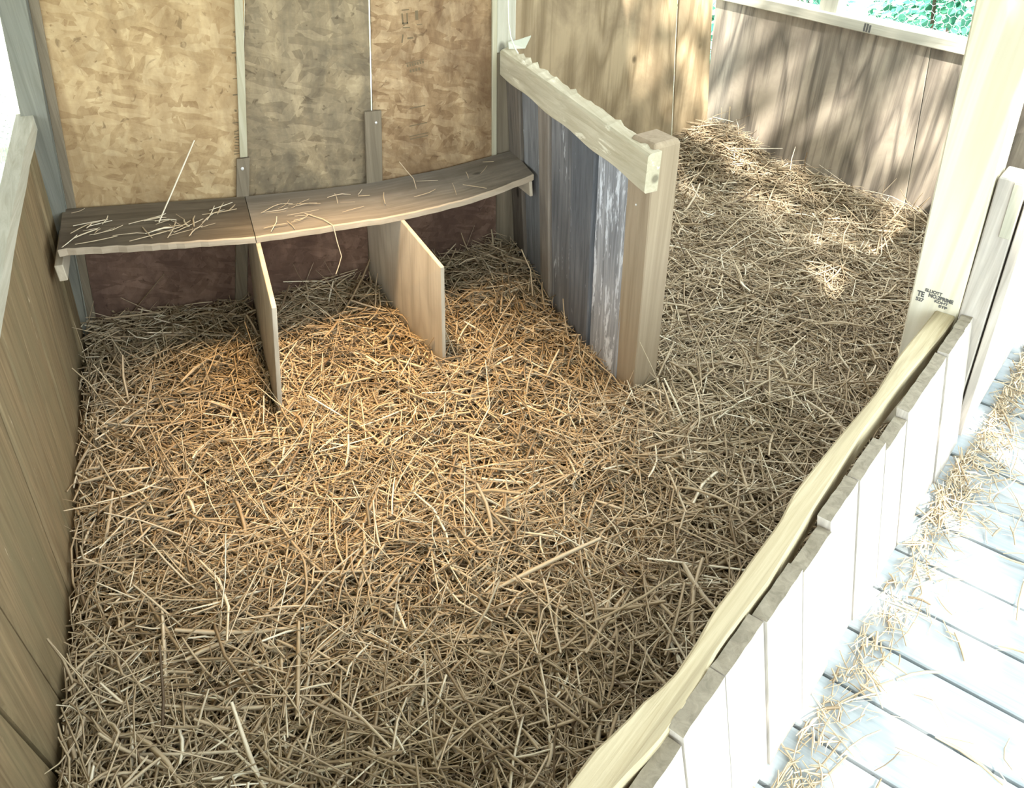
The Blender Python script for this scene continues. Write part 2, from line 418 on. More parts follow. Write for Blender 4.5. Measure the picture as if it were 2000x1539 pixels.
# --- corner stud where nests end, return wall, plywood back wall of the far bay
def stud(name, z0, z1, mat, label):
    f = lambda z: 0.985 - 0.03 * max(0, min(1, z / 0.74))
    o = hexa(name, [(0.893, 2.577, z0), (f(z0), 2.577, z0), (f(z0), 2.66, z0), (0.893, 2.66, z0)], [(0.893, 2.577, z1), (f(z1), 2.577, z1), (f(z1), 2.66, z1), (0.893, 2.66, z1)], mat, None, (0, 0, 1), 0.002, 'structure')
    o['label'] = label
stud('trim_1', 0.741, TOPZ, M['rail_pale'], 'pale greenish corner stud rising behind the partition rail')
stud('trim_2', -0.1, 0.740, M['batten'], 'dark brown corner strip between the strand board and the plank partition')
wr = empty('wall_back_bay', (1.6, 3.36, 0), 'olive brown plywood wall behind the partition', None, None, 'structure')
adopt(box('return_panel', (0.90, 2.60, -0.1), (0.912, 3.36, TOPZ), M['ply_olive'], None), wr)
def p1(z): return 2.032 - 0.098 * min(z, 1.0)
def p2(z): return 2.215 - 0.125 * min(z, 1.0)
sheet('plywood_sheet', lambda z: 0.90, p1, 0, 0.004, 3.352, 3.366, -0.1, TOPZ, M['ply_olive'], wr)
sheet('plywood_sheet', p1, p2, 0.004, 0.0, 3.350, 3.364, -0.1, TOPZ, M['ply_olive'], wr)

# --- right wall: plywood, sill, posts and wire window
RA = Vector((2.215, 3.365, 0)); RD = (Vector((2.64, 2.43, 0)) - Vector((2.27, 3.36, 0))).normalized(); RN = Vector((-RD.y, RD.x, 0))   # RN points outwards
RA = Vector((2.27, 3.36, 0))
def rw(s, t, z): return RA + RD * s + RN * t + Vector((0, 0, z))
wrt = empty('wall_right', rw(0.6, 0, 0), 'grey tan plywood wall under the wire window', None, None, 'structure')
def rsheet(sa, sb, z0, z1, mat):
    return adopt(hexa('plywood_sheet', [rw(sa[0], 0, z0), rw(sb[0], 0, z0), rw(sb[0], 0.014, z0), rw(sa[0], 0.014, z0)],
                      [rw(sa[1], 0, z1), rw(sb[1], 0, z1), rw(sb[1], 0.014, z1), rw(sa[1], 0.014, z1)], mat, None, (0, 0, 1), 0.001), wrt)
rsheet((-0.07, -0.12), (0.975, 0.868), -0.1, 0.66, M['ply_grey'])
rsheet((0.979, 0.872), (2.3, 2.3), -0.1, 0.66, M['ply_grey'])
rsheet((-0.12, -0.12), (2.3, 2.3), 1.62, TOPZ, M['ply_olive'])
sill = adopt(hexa('sill_board', [rw(-0.1, -0.022, 0.630), rw(-0.1, 0.07, 0.630), rw(-0.1, 0.07, 0.672), rw(-0.1, -0.022, 0.672)],
                  [rw(2.3, -0.022, 0.640), rw(2.3, 0.07, 0.640), rw(2.3, 0.07, 0.682), rw(2.3, -0.022, 0.682)], M['sill'], None, RD, 0.003), wrt)
for s in (-0.10, 0.385, 1.40, 2.22):
    adopt(hexa('window_post', [rw(s, 0.0, 0.672), rw(s + 0.08, 0.0, 0.672), rw(s + 0.08, 0.07, 0.672), rw(s, 0.07, 0.672)],
               [rw(s - 0.03, 0.0, 1.63), rw(s + 0.05, 0.0, 1.63), rw(s + 0.05, 0.07, 1.63), rw(s - 0.03, 0.07, 1.63)], M['sill'], None, (0, 0, 1), 0.002), wrt)
for k in range(3):   # ink stamp on the sill
    s = 0.604 + k * 0.011
    adopt(hexa('ink_mark', [rw(s, -0.0225, 0.638), rw(s + 0.008, -0.0225, 0.638), rw(s + 0.008, -0.0215, 0.638), rw(s, -0.0215, 0.638)],
               [rw(s, -0.0225, 0.668 - 0.006 * (k == 2)), rw(s + 0.008, -0.0225, 0.668 - 0.006 * (k == 2)), rw(s + 0.008, -0.0215, 0.668), rw(s, -0.0215, 0.668)], M['ink'], None, (0, 0, 1), 0), wrt)

# --- left wall: vertical planks, top rail, wire window, corner post
wl = empty('wall_left', (-0.49, 1.5, 0), 'brown vertical plank wall with a pale top rail', None, None, 'structure')
def rail_in(y): return Vector((-0.468 + (y - 1.8) * 0.05, y, 0.598 + (y - 1.8) * 0.134))
def wall_x(y, z):
    r = rail_in(y); return lerp(-0.497, r.x - 0.014, max(0, min(1, z / r.z)))
ys = [0.0, 0.16, 0.32, 0.48, 0.62, 0.76, 0.90]
cuts = [(0.0, 0.0), (0.2, 0.2), (0.4, 0.4), (0.58, 0.57), (0.75, 0.72), (0.91, 0.875), (1.07, 1.01), (1.215, 1.19), (1.36, 1.38), (1.505, 1.60), (1.65, 1.76), (1.79, 1.91), (1.955, 2.06), (2.11, 2.20), (2.27, 2.34), (2.43, 2.47), (2.60, 2.60)]
for (a0, a1), (b0, b1_) in zip(cuts[:-1], cuts[1:]):
    dx = random.uniform(-0.010, 0.004)
    def pt(y, z, back): return (wall_x(y, z) + dx - (0.02 if back else 0), y, z)
    zt0, zt1 = rail_in(a1).z - 0.042, rail_in(b1_).z - 0.042
    e0, e1 = 0.003, 0.004
    adopt(hexa('plank', [pt(a0 + e0, -0.1, 0), pt(b0 - e1, -0.1, 0), pt(b0 - e1, -0.1, 1), pt(a0 + e0, -0.1, 1)],
               [pt(a1 + e0, zt0, 0), pt(b1_ - e1, zt1, 0), pt(b1_ - e1, zt1, 1), pt(a1 + e0, zt0, 1)], M['plank_brown'], None, (0, 0.1, 1), 0.005), wl)
adopt(hexa('backing', [(-0.535, -0.1, -0.1), (-0.53, -0.1, -0.1), (-0.53, 2.6, -0.1), (-0.535, 2.6, -0.1)], [(-0.535, -0.1, 0.28), (-0.53, -0.1, 0.28), (-0.53, 2.6, 0.55), (-0.535, 2.6, 0.55)], M['soil'], None, (0, 1, 0), 0), wl)
secs = []
for k in range(27):
    y = lerp(-0.1, 2.56, k / 26); r = rail_in(y); j = random.uniform(-0.004, 0.004)
    secs.append([(r.x + j, y, r.z), (r.x + j * 0.6, y, r.z - 0.038), (r.x - 0.042, y, r.z - 0.038), (r.x - 0.042, y, r.z)])
adopt(loft('top_rail', secs, M['rail_pale'], None, (0, 1, 0)), wl)
secs = [[(xl(z) - 0.002, 2.545, z), (xl(z) - 0.002, 2.60, z), (xl(z) - 0.066, 2.60, z), (xl(z) - 0.066, 2.545, z)] for z in (-0.1, 0.55, 1.1, TOPZ)]
adopt(loft('corner_post', secs, M['post_grey'], None, (0, 0, 1)), wl)
adopt(box('upper_panel', (-0.60, -0.1, 1.25), (-0.56, 2.6, TOPZ), M['plank_brown'], None, (0, 1, 0)), wl)

# --- unseen roof over stall and aisle, outline cut to place sun and shade
ROOF_N = 0.98
rp = [(-2.9, -2.92), (1.40, -0.29), (1.40, 3.7), (-2.9, 3.7)]     # outline seen from above; the aisle side runs parallel to the front wall
bm = bmesh.new()
lo = [bm.verts.new((x, y, 2.06)) for x, y in rp]; hi = [bm.verts.new((x, y, 2.10)) for x, y in rp]
bm.faces.new(lo[::-1]); bm.faces.new(hi)
for i in range(len(lo)):
    j = (i + 1) % len(lo); bm.faces.new((lo[i], lo[j], hi[j], hi[i]))
roof = finish('unseen_roof', bm, M['roofing'], None, (0, 1, 0), 0, 'structure')
roof['label'] = 'unseen board roof over the stall and the aisle, its edges set to shape the daylight'

# --- front wall: leaning vertical planks and a waney top rail
wf = empty('wall_front', wn(1.2, -0.2, 0), 'low front wall of upright planks beside the deck', None, None, 'structure')
def fout(z): return -0.121 - 0.225 * z            # outer face of the planks
def ftop(w): return 0.372
pw = -0.42
while pw < 2.10:
    wd = random.choice([0.135, 0.14, 0.145, 0.13])
    q = min(pw + wd, 2.118)
    zt = 0.372 + random.uniform(-0.012, 0.012)
    d = random.uniform(-0.003, 0.003); sl = 0.045 * (pw - 1.2)
    secs = []
    steps = 6
    for k in range(steps + 1):      # across the board, with a ragged top end
        w = lerp(pw + 0.0015, q - 0.002, k / steps); zz = zt + random.uniform(-0.002, 0.002)
        w2 = w + sl * 0.3
        secs.append([wn(w, fout(0.02) + d, 0.02), wn(w2, fout(zz) + d, zz), wn(w2, fout(zz) + d - 0.026, zz + random.uniform(-0.002, 0.002)), wn(w, fout(0.02) + d - 0.026, 0.02)])
    o = adopt(loft('plank', secs, M['front_plank'], None, (0, 0, 1)), wf)
    o.data.materials.append(M['end_grain'])
    for p in o.data.polygons:
        if p.normal.z > 0.5: p.material_index = 1
    pw = q
IN_W = [-0.45, 0.2, 0.518, 0.58, 0.631, 0.70, 0.743, 0.784, 0.826, 0.905, 0.974, 1.044, 1.159, 1.245, 1.325, 1.461, 1.642, 1.851, 2.104, 2.2]
IN_N = [-0.29, -0.292, -0.294, -0.295, -0.286, -0.281, -0.269, -0.271, -0.272, -0.281, -0.280, -0.282, -0.282, -0.293, -0.292, -0.289, -0.283, -0.295, -0.294, -0.294]
OU_W = [-0.45, 0.55, 0.639, 0.736, 0.846, 1.019, 1.231, 1.514, 1.774, 2.013, 2.2]
OU_N = [-0.240, -0.241, -0.229, -0.228, -0.239, -0.235, -0.246, -0.256, -0.252, -0.244, -0.244]
secs = []
for k in range(70):
    w = lerp(-0.42, 2.128, k / 69)
    a, b = interp(w, IN_W, IN_N), interp(w, OU_W, OU_N)
    z = 0.385 + 0.004 * math.sin(w * 5) - 0.012 * max(0.0, min(1.0, (w - 1.6) / 0.5))
    secs.append([wn(w, a, z - 0.088), wn(w, a, z - 0.004), wn(w, a + 0.004, z), wn(w, b - 0.004, z), wn(w, b, z - 0.004), wn(w, b, z - 0.088)])
adopt(loft('top_rail', secs, M['front_rail'], None, WV), wf)

# --- main post of new pine with the mill stamp
POST_W = 2.13
def pl(z): return -0.322 - 0.103 * z
def pr(z): return -0.208 - 0.088 * z
post = empty('roof_post', wn(POST_W + 0.05, -0.27, 0), 'tall pale new pine post with a black mill stamp', 'post')
secs = [[wn(POST_W, pl(z), z), wn(POST_W, pr(z), z), wn(POST_W + 0.092, pr(z), z), wn(POST_W + 0.092, pl(z), z)] for z in (-0.1, 0.5, 1.0, 2.06)]
body = adopt(loft('timber', secs, M['new_pine'], None, (0, 0, 1), 0.004), post)
def stamp(text, n, z, size, bold=0.0006, squeeze=1.0):
    cu = bpy.data.curves.new('stamp_lettering', 'FONT'); cu.body = text; cu.size = size; cu.extrude = 0.0003; cu.offset = bold
    o = bpy.data.objects.new('stamp_lettering', cu); COL.objects.link(o); cu.materials.append(M['ink'])
    ex = NV.normalized(); ez = Vector((-NV.x * 0.095, -NV.y * 0.095, 1)).normalized(); ny = (-WV).normalized()
    p = wn(POST_W - 0.0006, n, z)
    o.matrix_world = Matrix(((ex.x * squeeze, ez.x, ny.x, p.x), (ex.y * squeeze, ez.y, ny.y, p.y), (ex.z * squeeze, ez.z, ny.z, p.z), (0, 0, 0, 1)))
    mw = o.matrix_world.copy()
    bpy.context.view_layer.update()
    me = bpy.data.meshes.new_from_object(o.evaluated_get(bpy.context.evaluated_depsgraph_get()))
    bpy.data.objects.remove(o)
    me.transform(mw)
    return adopt(link('stamp_lettering', me, None), post)
stamp('ELLIOTT', -0.3335, 0.4105, 0.0112, 0.0005, 1.0)
stamp('NO.2PRIME', -0.3215, 0.3985, 0.0138, 0.0007, 0.88)
stamp('KDHT', -0.3040, 0.3890, 0.0095, 0.0005, 1.28)
stamp('SYP', -0.2905, 0.3790, 0.0095, 0.0005, 1.38)
stamp('TE', -0.3485, 0.3925, 0.0200, 0.0009, 0.80)
stamp('527', -0.3480, 0.3790, 0.0130, 0.0005, 1.0)

# --- short post and plank gate beyond it
sp = empty('short_post', wn(POST_W + 0.05, -0.2, 0), 'short square post standing against the tall pine post on the deck', 'post')
def spl(z): return -0.2165 - 0.075 * z + 0.0045
def spr(z): return -0.148 - 0.079 * z
secs = [[wn(POST_W, max(spl(z), pr(z) + 0.001), z), wn(POST_W, spr(z), z), wn(POST_W + 0.088, spr(z), z), wn(POST_W + 0.088, max(spl(z), pr(z) + 0.001), z)] for z in (0.021, 0.35, 0.735)]
adopt(loft('timber', secs, M['front_plank'], None, (0, 0, 1), 0.003), sp)
adopt(hexa('nailing_block', [wn(POST_W - 0.004, spr(0.60) - 0.026, 0.60), wn(POST_W - 0.004, spr(0.60) - 0.001, 0.60), wn(POST_W + 0.0, spr(0.60) - 0.001, 0.60), wn(POST_W, spr(0.60) - 0.026, 0.60)],
           [wn(POST_W - 0.004, spr(0.73) - 0.026, 0.73), wn(POST_W - 0.004, spr(0.73) - 0.001, 0.73), wn(POST_W, spr(0.73) - 0.001, 0.73), wn(POST_W, spr(0.73) - 0.026, 0.73)], M['rail_pale'], None, (0, 0, 1), 0.001), sp)
gate = empty('stall_gate', wn(2.7, -0.16, 0.03), 'white sunlit plank gate hung beyond the short post', 'gate')
gw = POST_W + 0.002
for k in range(8):
    w0, w1 = gw + k * 0.141, gw + k * 0.141 + 0.138
    th = 0.022
    lo_, hi_ = 0.035, 0.70
    f = lambda z: spr(z) + 0.005 + th
    adopt(hexa('plank', [wn(w0, f(lo_), lo_), wn(w1, f(lo_), lo_), wn(w1, f(lo_) - th, lo_), wn(w0, f(lo_) - th, lo_)],
               [wn(w0, f(hi_), hi_), wn(w1, f(hi_), hi_), wn(w1, f(hi_) - th, hi_), wn(w0, f(hi_) - th, hi_)], M['front_plank'], None, (0, 0, 1), 0.002), gate)
adopt(hexa('top_rail', [wn(POST_W + 0.10, spr(.7) - 0.03, 0.70), wn(POST_W + 0.10, spr(.7) + 0.03, 0.70), wn(POST_W + 0.10, spr(.7) + 0.03, 0.745), wn(POST_W + 0.10, spr(.7) - 0.03, 0.745)],
           [wn(POST_W + 1.14, spr(.7) - 0.03, 0.70), wn(POST_W + 1.14, spr(.7) + 0.03, 0.70), wn(POST_W + 1.14, spr(.7) + 0.03, 0.745), wn(POST_W + 1.14, spr(.7) - 0.03, 0.745)], M['rail_pale'], None, WV, 0.002), gate)

# ================================================================== THINGS
# --- plank partition between the bays
part = empty('plank_partition', (1.0, 2.2, 0), 'grey weathered plank partition with a cream top rail and tan end post', 'partition')
PB0, PB1 = Vector((0.972, 2.575, 0)), Vector((1.016, 1.822, 0))     # face line at the floor, back to front
PT0, PT1 = Vector((0.922, 2.575, 0)), Vector((0.995, 1.815, 0))     # face line under the rail
def pface(t, z):
    b = PB0.lerp(PB1, t); q = PT0.lerp(PT1, t); k = max(0, z) / 0.7
    p = b.lerp(q, k); return Vector((p.x, p.y, z))
tc_ = [0.0, 0.13, 0.29, 0.39, 0.575, 0.76, 1.0]
mats = [0, 1, 2, 3, 4, 5]
for (a, b), mi in zip(zip(tc_[:-1], tc_[1:]), mats):
    off = Vector(((-0.003, 0.004, -0.002, 0.004, -0.004, 0.003)[mi], 0, 0)); th = Vector((0.02, 0.001, 0))
    e = 0.0045
    lo_ = [pface(a + e, -0.1) + off, pface(b - e, -0.1) + off, pface(b - e, -0.1) + off + th, pface(a + e, -0.1) + off + th]
    hi_ = [pface(a + e, 0.70) + off, pface(b - e, 0.70) + off, pface(b - e, 0.70) + off + th, pface(a + e, 0.70) + off + th]
    adopt(hexa('plank', lo_, hi_, M['slate'][mi], None, (0, 0, 1), 0.004), part)
# end post, turned a little
pa, pb = Vector((0.965, 0.262, 0)), Vector((-0.262, 0.965, 0))
c0, c1 = Vector((1.043, 1.752, 0)), Vector((1.008, 1.742, 0))
secs = []
for z in (-0.1, 0.35, 0.728, 0.740):
    c = c0.lerp(c1, max(0, z) / 0.74) + Vector((0, 0, z)); s = 0.089; i = 0.006 if z > 0.73 else 0.0
    secs.append([c + pa * i + pb * i, c + pa * (s - i) + pb * i, c + pa * (s - i) + pb * (s - i), c + pa * i + pb * (s - i)])
adopt(loft('end_post', secs, M['post_tan'], None, (0, 0, 1), 0.003), part)
# rail nailed to the nest side, its upper far edge torn
RL0, RL1 = Vector((0.902, 2.572, 0.752)), Vector((0.982, 1.722, 0.728))
secs = []
for k in range(40):
    f = k / 39; p = RL0.lerp(RL1, f)
    h = lerp(0.078, 0.098, f) + 0.003 * math.sin(f * 21); wd = 0.040 + random.uniform(-0.005, 0.004)
    rg = random.uniform(-0.006, 0.006)
    secs.append([p + Vector((0.004, 0, -h)), p + Vector((0.0, 0, -h + 0.004)), p + Vector((0, 0, -0.006)), p + Vector((0.005, 0.0, 0)), p + Vector((wd, 0.006, 0.004 + rg)), p + Vector((wd, 0.006, -h))])
adopt(loft('top_rail', secs, M['rail_cream'], None, (0, 1, 0)), part)
adopt(nail(None, c0.lerp(c1, 0.75) + Vector((0, 0, 0.565)) + pb * 0.05, -pa, 0.003), part)

# --- nest shelf and its two dividers
nest = empty('nest_shelf', (0.26, 2.42, 0), 'sagging board shelf across the strand board wall with two upright nest dividers', 'nest box')
SX = [-0.45, -0.43, 0.06, 0.27, 0.47, 0.70, 0.95, 1.0]
SZ = [0.416, 0.415, 0.384, 0.376, 0.375, 0.390, 0.425, 0.434]
FX = [-0.45, -0.42, -0.20, 0.075, 0.29, 0.575, 0.79, 0.935, 1.0]
FY = [2.305, 2.310, 2.295, 2.288, 2.305, 2.314, 2.332, 2.362, 2.37]
def shelf_z(x): return interp(x, SX, SZ)
def shelf_front(x): return interp(x, FX, FY)
def shelf_board(x0, x1, mat, drop=0.0, seed=0):
    secs = []
    nseg = 24
    for k in range(nseg + 1):
        x = lerp(x0, x1, k / nseg); z = shelf_z(x) - drop; y = shelf_front(x) + random.uniform(-0.0025, 0.0025)
        xf = min(x, 0.95) if x1 > 0.9 else x
        secs.append([(xf, y, z - 0.019), (xf, y - 0.0005, z - 0.003), (xf, y + 0.004, z), (x, 2.566, z + 0.003), (x, 2.566, z - 0.017)])
    o = adopt(loft('shelf_board', secs, mat, None, (1, 0, 0)), nest)
    o.data.materials.append(M['shelf_edge'])
    for p in o.data.polygons:
        if p.normal.y < -0.5: p.material_index = 1
    return o
sbA = shelf_board(-0.438, 0.068, M['shelf_dark']); sbA['label'] = 'dark stained end of the shelf with loose straw'
sbB = shelf_board(0.070, 0.945, M['shelf']); sbB['label'] = 'greyer longer board of the shelf'
def divider(outline, th, mat):
    """outline: 3D points of one face; th: thickness vector"""
    th = Vector(th)
    bm = bmesh.new()
    A = [bm.verts.new(Vector(p)) for p in outline]; B = [bm.verts.new(Vector(p) + th) for p in outline]
    bm.faces.new(A[::-1]); bm.faces.new(B)
    for i in range(len(A)):
        j = (i + 1) % len(A); bm.faces.new((A[i], A[j], B[j], B[i]))
    return adopt(finish('nest_divider', bm, mat, None, (0, 0, 1), 0.0015), nest)
d1 = divider([(0.038, 2.566, -0.1), (0.035, 1.970, -0.1), (0.080, 1.985, 0.325), (0.080, 2.295, shelf_z(0.07) - 0.019), (0.075, 2.566, shelf_z(0.07) - 0.019)], (-0.013, 0, 0), M['nest_ply'])
d2 = divider([(0.432, 2.566, -0.1), (0.532, 2.035, -0.1), (0.540, 2.035, 0.335), (0.497, 2.310, shelf_z(0.49) - 0.019), (0.437, 2.566, shelf_z(0.44) - 0.019)], (0.012, 0.002, 0), M['nest_ply'])
cl = adopt(box('cleat', (-0.462, 2.318, 0.318), (-0.440, 2.56, 0.366), M['cleat'], None, (0, 1, 0), 0.002), nest)
cr = adopt(hexa('cleat', [(0.938, 2.375, 0.345), (0.949, 2.375, 0.345), (0.925, 2.56, 0.345), (0.914, 2.56, 0.345)], [(0.934, 2.375, 0.398), (0.945, 2.375, 0.398), (0.921, 2.56, 0.398), (0.910, 2.56, 0.398)], M['cleat'], None, (0, 1, 0), 0.002), nest)

# --- cable and plastic scrap in the corner
pts = [Vector((0.918, 2.545, 2.0)), Vector((0.917, 2.545, 1.4)), Vector((0.912, 2.53, 1.05)), Vector((0.908, 2.52, 0.90)), Vector((0.908, 2.515, 0.845)), Vector((0.914, 2.51, 0.805)), Vector((0.925, 2.505, 0.775)), Vector((0.935, 2.50, 0.758))]
tag(tube('cable', pts, 0.0022, M['cable']), 'thin cream cable hanging down the corner stud to the partition rail', 'cable')
bm = bmesh.new()
q = [(0.925, 2.555, 0.757), (0.975, 2.545, 0.757), (0.990, 2.535, 0.795), (0.955, 2.55, 0.782), (0.925, 2.56, 0.775)]
A = [bm.verts.new(p) for p in q]; B = [bm.verts.new(Vector(p) + Vector((0.0, 0.003, 0.001))) for p in q]
bm.faces.new(A); bm.faces.new(B[::-1])
for i in range(5): bm.faces.new((A[i], A[(i + 1) % 5], B[(i + 1) % 5], B[i]))
tag(finish('plastic_scrap', bm, M['plastic'], None, (1, 0, 0), 0), 'torn greenish plastic scrap lying at the wall end of the partition rail', 'plastic')

# --- wire netting in the two windows
def netting(name, P, du, dv, nu, nv, r, label):
    """hexagonal poultry netting as one mesh; P origin, du/dv unit steps in metres"""
    verts, faces = [], []
    nrm = du.cross(dv).normalized()
    def seg(a, b):
        a = Vector(a); b = Vector(b); d = (b - a).normalized(); s = d.cross(nrm) * r; k = nrm * r; i = len(verts)
        for p in (a, b): verts.extend([p + s, p + k, p - s, p - k])
        for j in range(4): faces.append((i + j, i + (j + 1) % 4, i + 4 + (j + 1) % 4, i + 4 + j))
    for v in range(nv):
        for u in range(nu):
            ox = u + (0.5 if v % 2 else 0)
            bot = P + du * ox + dv * v
            a = bot + dv * 0.0; tl = bot + du * -0.5 + dv * 0.33; trr = bot + du * 0.5 + dv * 0.33
            seg(a, tl); seg(a, trr); seg(tl, tl + dv * 0.67)
    me = bpy.data.meshes.new(name); me.from_pydata([v[:] for v in verts], [], faces); me.update()
    set_gc(me, (0, 0, 1))
    return tag(link(name, me, M['wire']), label, 'wire netting')
netting('wire_netting', rw(-0.08, 0.072, 0.674), RD * 0.030, Vector((0, 0, 0.026)), 62, 36, 0.0007, 'hexagonal chicken wire over the window above the grey plywood')
netting('wire_netting', Vector((-0.559, 0.9, rail_in(0.9).z - 0.02)), Vector((0.0015, 0.03, 0.004)), Vector((0, 0, 0.026)), 55, 38, 0.0007, 'hexagonal chicken wire over the window above the brown plank wall')

# --- shrubs outside the wire window
def shrub(name, loc, rad, h, n, label, seed):
    r = np.random.default_rng(seed)
    e = empty(name, loc, label, 'shrub', 'shrubs outside the wire window')
    th = r.uniform(0, 2 * np.pi, n); zz = r.uniform(0.02, 1, n); rr = rad * np.sqrt(r.uniform(0.15, 1, n)) * (0.65 + 0.5 * np.sin(zz * 3.0)) * (1 + 0.25 * np.sin(th * 3 + zz * 9))
    C = np.stack([rr * np.cos(th), rr * np.sin(th), zz * h], 1)
    d = np.stack([np.cos(th + r.normal(0, .6, n)), np.sin(th + r.normal(0, .6, n)), r.uniform(-1.0, 0.1, n)], 1); d /= np.linalg.norm(d, axis=1)[:, None]
    s = np.cross(d, np.array([0, 0, 1.0]) + r.normal(0, .4, (n, 3))); s /= np.linalg.norm(s, axis=1)[:, None]
    L = r.uniform(0.045, 0.085, n)[:, None]
    up_ = np.cross(s, d)
    V = np.stack([C, C + d * L * .45 + s * L * .27 + up_ * L * .06, C + d * L, C + d * L * .45 - s * L * .27 + up_ * L * .06], 1).reshape(-1, 3)
    idx = np.arange(n)[:, None] * 4
    F = np.concatenate([idx + np.array([[0, 1, 2]]), idx + np.array([[0, 2, 3]])], 0)
    me = bpy.data.meshes.new('foliage'); me.from_pydata(V.tolist(), [], F.tolist()); me.update()
    at = me.attributes.new('tint', 'FLOAT', 'POINT'); at.data.foreach_set('value', np.repeat(r.uniform(0, 1, n), 4).astype(np.float32))
    o = link('foliage', me, M['leaf'], e, 'stuff')
    for k in range(5):
        a = k * 1.26 + r.uniform(0, .5)
        tube('stem', [(0.03 * math.cos(a), 0.03 * math.sin(a), 0), (rad * .35 * math.cos(a), rad * .35 * math.sin(a), h * .45), (rad * .6 * math.cos(a), rad * .6 * math.sin(a), h * .85)], 0.009, M['stem'], e, 5)
    return e
shrub('leafy_shrub', (2.98, 4.08, -0.35), 0.36, 1.25, 2200, 'leafy shrub outside beyond the plywood corner, past the sill post', 3)
shrub('leafy_shrub', (3.50, 3.25, -0.35), 0.36, 1.15, 2200, 'bushy shrub with drooping pale leaves outside the middle of the wire', 4)
shrub('leafy_shrub', (3.85, 2.25, -0.35), 0.36, 1.1, 2200, 'low leafy shrub outside the wire nearest the tall pine post', 5)
shrub('leafy_shrub', (4.7, 4.1, -0.35), 0.75, 1.5, 4200, 'taller shrub standing behind the others outside the wire window', 6)

# --- the tree outside the aisle whose crown dapples the sunlight
def shade_tree(base, crown, rad, clumps, per):
    r = np.random.default_rng(21)
    e = empty('shade_tree', base, 'broad leafy tree outside the open aisle, dappling the deck', 'tree')
    b, c = Vector(base), Vector(crown)
    tube('trunk', [(0, 0, 0), (0.1, 0.05, (c.z - b.z) * .5), tuple(c - b)], 0.13, M['stem'], e, 9)
    cc = r.normal(0, 1, (clumps, 3)); cc /= np.linalg.norm(cc, axis=1)[:, None]; cc *= (rad * r.uniform(0.2, 1, clumps) ** 0.5)[:, None]; cc[:, 2] *= 0.55
    for k in range(10):
        p = cc[k]; tube('branch', [tuple((c - b) * 0.75), tuple((c - b) + Vector(p) * 0.5), tuple((c - b) + Vector(p))], 0.03, M['stem'], e, 5)
    n = clumps * per
    C = np.repeat(cc, per, 0) + r.normal(0, 0.19, (n, 3)) + np.array((c - b)[:])
    d = r.normal(0, 1, (n, 3)); d /= np.linalg.norm(d, axis=1)[:, None]
    q = np.cross(d, r.normal(0, 1, (n, 3))); q /= np.linalg.norm(q, axis=1)[:, None]
    L = r.uniform(0.10, 0.18, n)[:, None]
    V = np.stack([C, C + d * L * .45 + q * L * .3, C + d * L, C + d * L * .45 - q * L * .3], 1).reshape(-1, 3)
    F = (np.arange(n)[:, None] * 4 + np.arange(4)[None])
    me = bpy.data.meshes.new('crown'); me.from_pydata(V.tolist(), [], F.tolist()); me.update()
    at = me.attributes.new('tint', 'FLOAT', 'POINT'); at.data.foreach_set('value', np.repeat(r.uniform(0, 1, n), 4).astype(np.float32))
    link('crown', me, M['leaf'], e, 'stuff')
shade_tree((1.9, -4.2, -0.35), (1.0, -2.3, 4.7), 2.6, 215, 30)

# ================================================================== STRAW
OBST = [((1.02, 1.75), (0.965, 2.60)), ((0.035, 1.965), (0.035, 2.6)), ((0.535, 2.03), (0.435, 2.6)), ((1.03, 1.75), (1.13, 1.79)), ((1.13, 1.78), (1.10, 1.86))]
def height(x, y):
    h = 0.012 * np.sin(x * 5.1 + 1.3) * np.cos(y * 4.3) + 0.008 * np.sin(x * 11 + y * 7) + 0.006 * np.sin(x * 3 - y * 13)
    h = h + 0.055 * np.exp(-((y - 2.58) / 0.16) ** 2) * (x < 0.95)
    d = (x - 2.27) * RN.x + (y - 3.36) * RN.y                        # distance inside the right wall (negative)
    h = h + 0.03 * np.exp(-(d / 0.18) ** 2) + 0.11 * np.exp(-((x - 2.2) ** 2 + (y - 3.28) ** 2) / 0.05) + 0.05 * np.exp(-((x - 0.86) ** 2 + (y - 2.5) ** 2) / 0.03)
    h = h - 0.035 * np.exp(-((x - 1.72) ** 2 + (y - 1.82) ** 2) / 0.05)
    return h
def inside(x, y):
    d = (x - 2.27) * RN.x + (y - 3.36) * RN.y
    n = x * NV.x + y * NV.y
    return (x > -0.493) & (y < np.where(x < 0.965, 2.572, 3.345)) & (d < -0.008) & (n < -0.297)
def crosses(ax, ay, bx, by):
    bad = np.zeros(len(ax), bool)
    for (cx, cy), (dx, dy) in OBST:
        o1 = (bx - ax) * (cy - ay) - (by - ay) * (cx - ax); o2 = (bx - ax) * (dy - ay) - (by - ay) * (dx - ax)
        o3 = (dx - cx) * (ay - cy) - (dy - cy) * (ax - cx); o4 = (dx - cx) * (by - cy) - (dy - cy) * (bx - cx)
        bad |= (o1 * o2 < 0) & (o3 * o4 < 0)
    return bad

